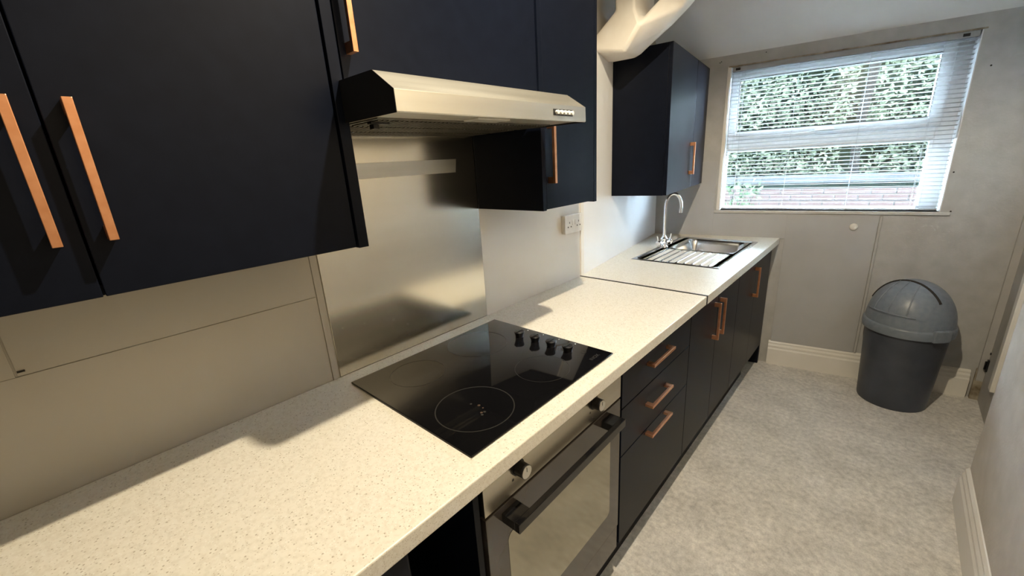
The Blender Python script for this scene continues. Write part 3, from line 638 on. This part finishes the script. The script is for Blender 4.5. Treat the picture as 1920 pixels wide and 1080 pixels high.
for y0 in (0.052, 0.486):
    part(oh, 'handle_post', M().box(OX, OX+0.0385, y0, y0+0.052, 0.7155, 0.7395), BLKGLOSS, FO[ov], bevel=0.001)
for y in (0.112, 0.440):
    z = 0.827
    k_ = part(ov, 'oven_knob', M().cyl((OX,y,z),(OX+0.004,y,z),0.0205,n=36).cyl((OX+0.004,y,z),(OX+0.028,y,z),0.0175,0.0165,n=36), BLACKP, smooth=40)
    part(k_, 'knob_cap', M().cyl((OX+0.028,y,z),(OX+0.0295,y,z),0.0155,n=36), CHROME if False else STEEL, FO[ov], smooth=40)
    part(k_, 'pointer', M().box(OX+0.0295, OX+0.0299, y-0.0007, y+0.0007, z+0.001, z+0.012), DKPRINT, FO[ov])
    for k, ang in enumerate((35, 62, 118, 215, 242, 300)):
        a = math.radians(ang); cy, cz = y-0.033*math.cos(a), z+0.030*math.sin(a)
        if k%2: mm = M().prism_x([(cy-0.003,cz-0.003),(cy+0.003,cz-0.003),(cy+0.003,cz+0.003),(cy-0.003,cz+0.003)], OX, OX+0.0002)
        else:
            mm = M()
            for yy0, yy1, zz0, zz1 in ((-.0035,.0035,-.0035,-.0027),(-.0035,.0035,.0027,.0035),(-.0035,-.0027,-.0035,.0035),(.0027,.0035,-.0035,.0035)):
                mm.box(OX, OX+0.0002, cy+yy0, cy+yy1, cz+zz0, cz+zz1)
        part(ov, 'symbol', mm, DKPRINT)

# ------------------------------------------------------------ double socket
so = thing('wall_socket', 'white double power socket on the wall under the narrow cupboard', 'socket', (0.02,1.21,1.15))
part(so, 'back_box', M().box(0.004, 0.020, 1.137, 1.283, 1.152, 1.238), WHITEP, bevel=0.003)
pt = part(so, 'face_plate', M().box(0.0205, 0.0275, 1.136, 1.284, 1.151, 1.239), WHITEP, bevel=0.003)
for y in (1.172, 1.248):
    for yy, zz, w_, h_ in ((0,0.016,0.0022,0.0045),(-0.012,-0.004,0.0035,0.003),(0.012,-0.004,0.0035,0.003)):
        part(pt, 'pin_hole', M().box(0.0274, 0.0277, y+yy-w_, y+yy+w_, 1.187+zz-h_, 1.187+zz+h_), HOLE, FO[so])
for y in (1.199, 1.221):
    part(pt, 'rocker_switch', M().prism_y([(0.0274,1.190),(0.0305,1.190),(0.0285,1.214),(0.0274,1.214)], y-0.006, y+0.006), WHITEP, FO[so], bevel=0.0005)

# ------------------------------------------------------------ dome lid bin
bx, by = 1.314, 2.6525
bn = thing('dustbin', 'grey plastic round bin with a domed flap lid in the far corner', 'bin', (bx,by,0.0))
H1, HBND, RB, HD = 0.455, 0.52, 0.1985, 0.222
part(bn, 'bin_body', M().lathe([(0.150,0.003),(0.156,0.0),(0.1585,0.012),(0.162,0.08),(0.170,0.24),(0.1805,0.43),(0.183,0.462),(0.176,0.462),(0.152,0.02)], (bx,by,0), 64, False, True), BINB, smooth=40)
dome = []
for k in range(15):
    a = math.pi/2*k/14; dome.append((max(0.001,0.190*math.cos(a)), 0.508+0.236*math.sin(a)))
lid = part(bn, 'bin_lid', M().lathe([(0.186,0.452),(0.197,0.455),(0.1995,0.470),(0.1995,0.497),(0.196,0.505),(0.190,0.508)]+dome, (bx,by,0), 72, True, False), BINL, smooth=50)
# flap: raised shell with three ribs facing the room, a dark arched slot behind it over the crown
fa = math.radians(238)      # direction the flap faces
DR, DH, C0 = 0.190, 0.236, 0.045
def dome_pt(f, l, k=1.0):    # f forward, l to the right of the facing direction
    q = max(0.0, 1-(f*f+l*l)/(DR*DR))
    return (bx+k*(f*math.cos(fa)-l*math.sin(fa)), by+k*(f*math.sin(fa)+l*math.cos(fa)), 0.508+k*DH*math.sqrt(q))
def flap_edge(l): return math.sqrt(max(0.0, 0.184**2-l*l))
fm_ = M(); n_, m_ = 22, 16
for i in range(n_+1):
    l = -0.140+0.280*i/n_
    for j in range(m_+1):
        t = math.sin(j/m_*math.pi/2); fm_.v.append(dome_pt(C0+(flap_edge(l)-C0)*t, l, 1.014))
fm_.f = [(i*(m_+1)+j, (i+1)*(m_+1)+j, (i+1)*(m_+1)+j+1, i*(m_+1)+j+1) for i in range(n_) for j in range(m_)]
part(lid, 'flap', fm_, BINL, FO[bn], smooth=60)
for c in (-0.075, 0.0, 0.08):
    pth = []
    for j in range(13):
        t = math.sin((0.04+0.9*j/12)*math.pi/2); l = c*(0.55+0.45*t); pth.append(dome_pt(C0+(flap_edge(l)-C0)*t, l, 1.022))
    part(lid, 'rib', M().tube(pth, 0.0032, 8), BINL, FO[bn], smooth=60)
part(lid, 'flap_lip', M().tube([dome_pt(flap_edge(l)-0.002, l, 1.03) for l in [-0.11+0.22*j/14 for j in range(15)]], 0.0045, 8), BINL, FO[bn], smooth=60)
rr = math.sqrt(DR*DR-C0*C0)
pth = [dome_pt(C0, rr*math.cos(math.radians(38+118*j/24)), 1.017) for j in range(25)]
part(lid, 'slot', M().tube(pth, 0.0058, 8), HOLE, FO[bn], smooth=60)
for az in (math.radians(312), math.radians(132)):
    r0, r1 = 0.190, 0.211; a0, a1 = az-0.22, az+0.22
    pts_ = [(bx+r0*math.cos(a0+(a1-a0)*k/6), by+r0*math.sin(a0+(a1-a0)*k/6)) for k in range(7)]+[(bx+r1*math.cos(a1+(a0-a1)*k/6), by+r1*math.sin(a1+(a0-a1)*k/6)) for k in range(7)]
    part(lid, 'clip', M().prism(pts_, 0.453, 0.520), BINL, FO[bn], bevel=0.006)
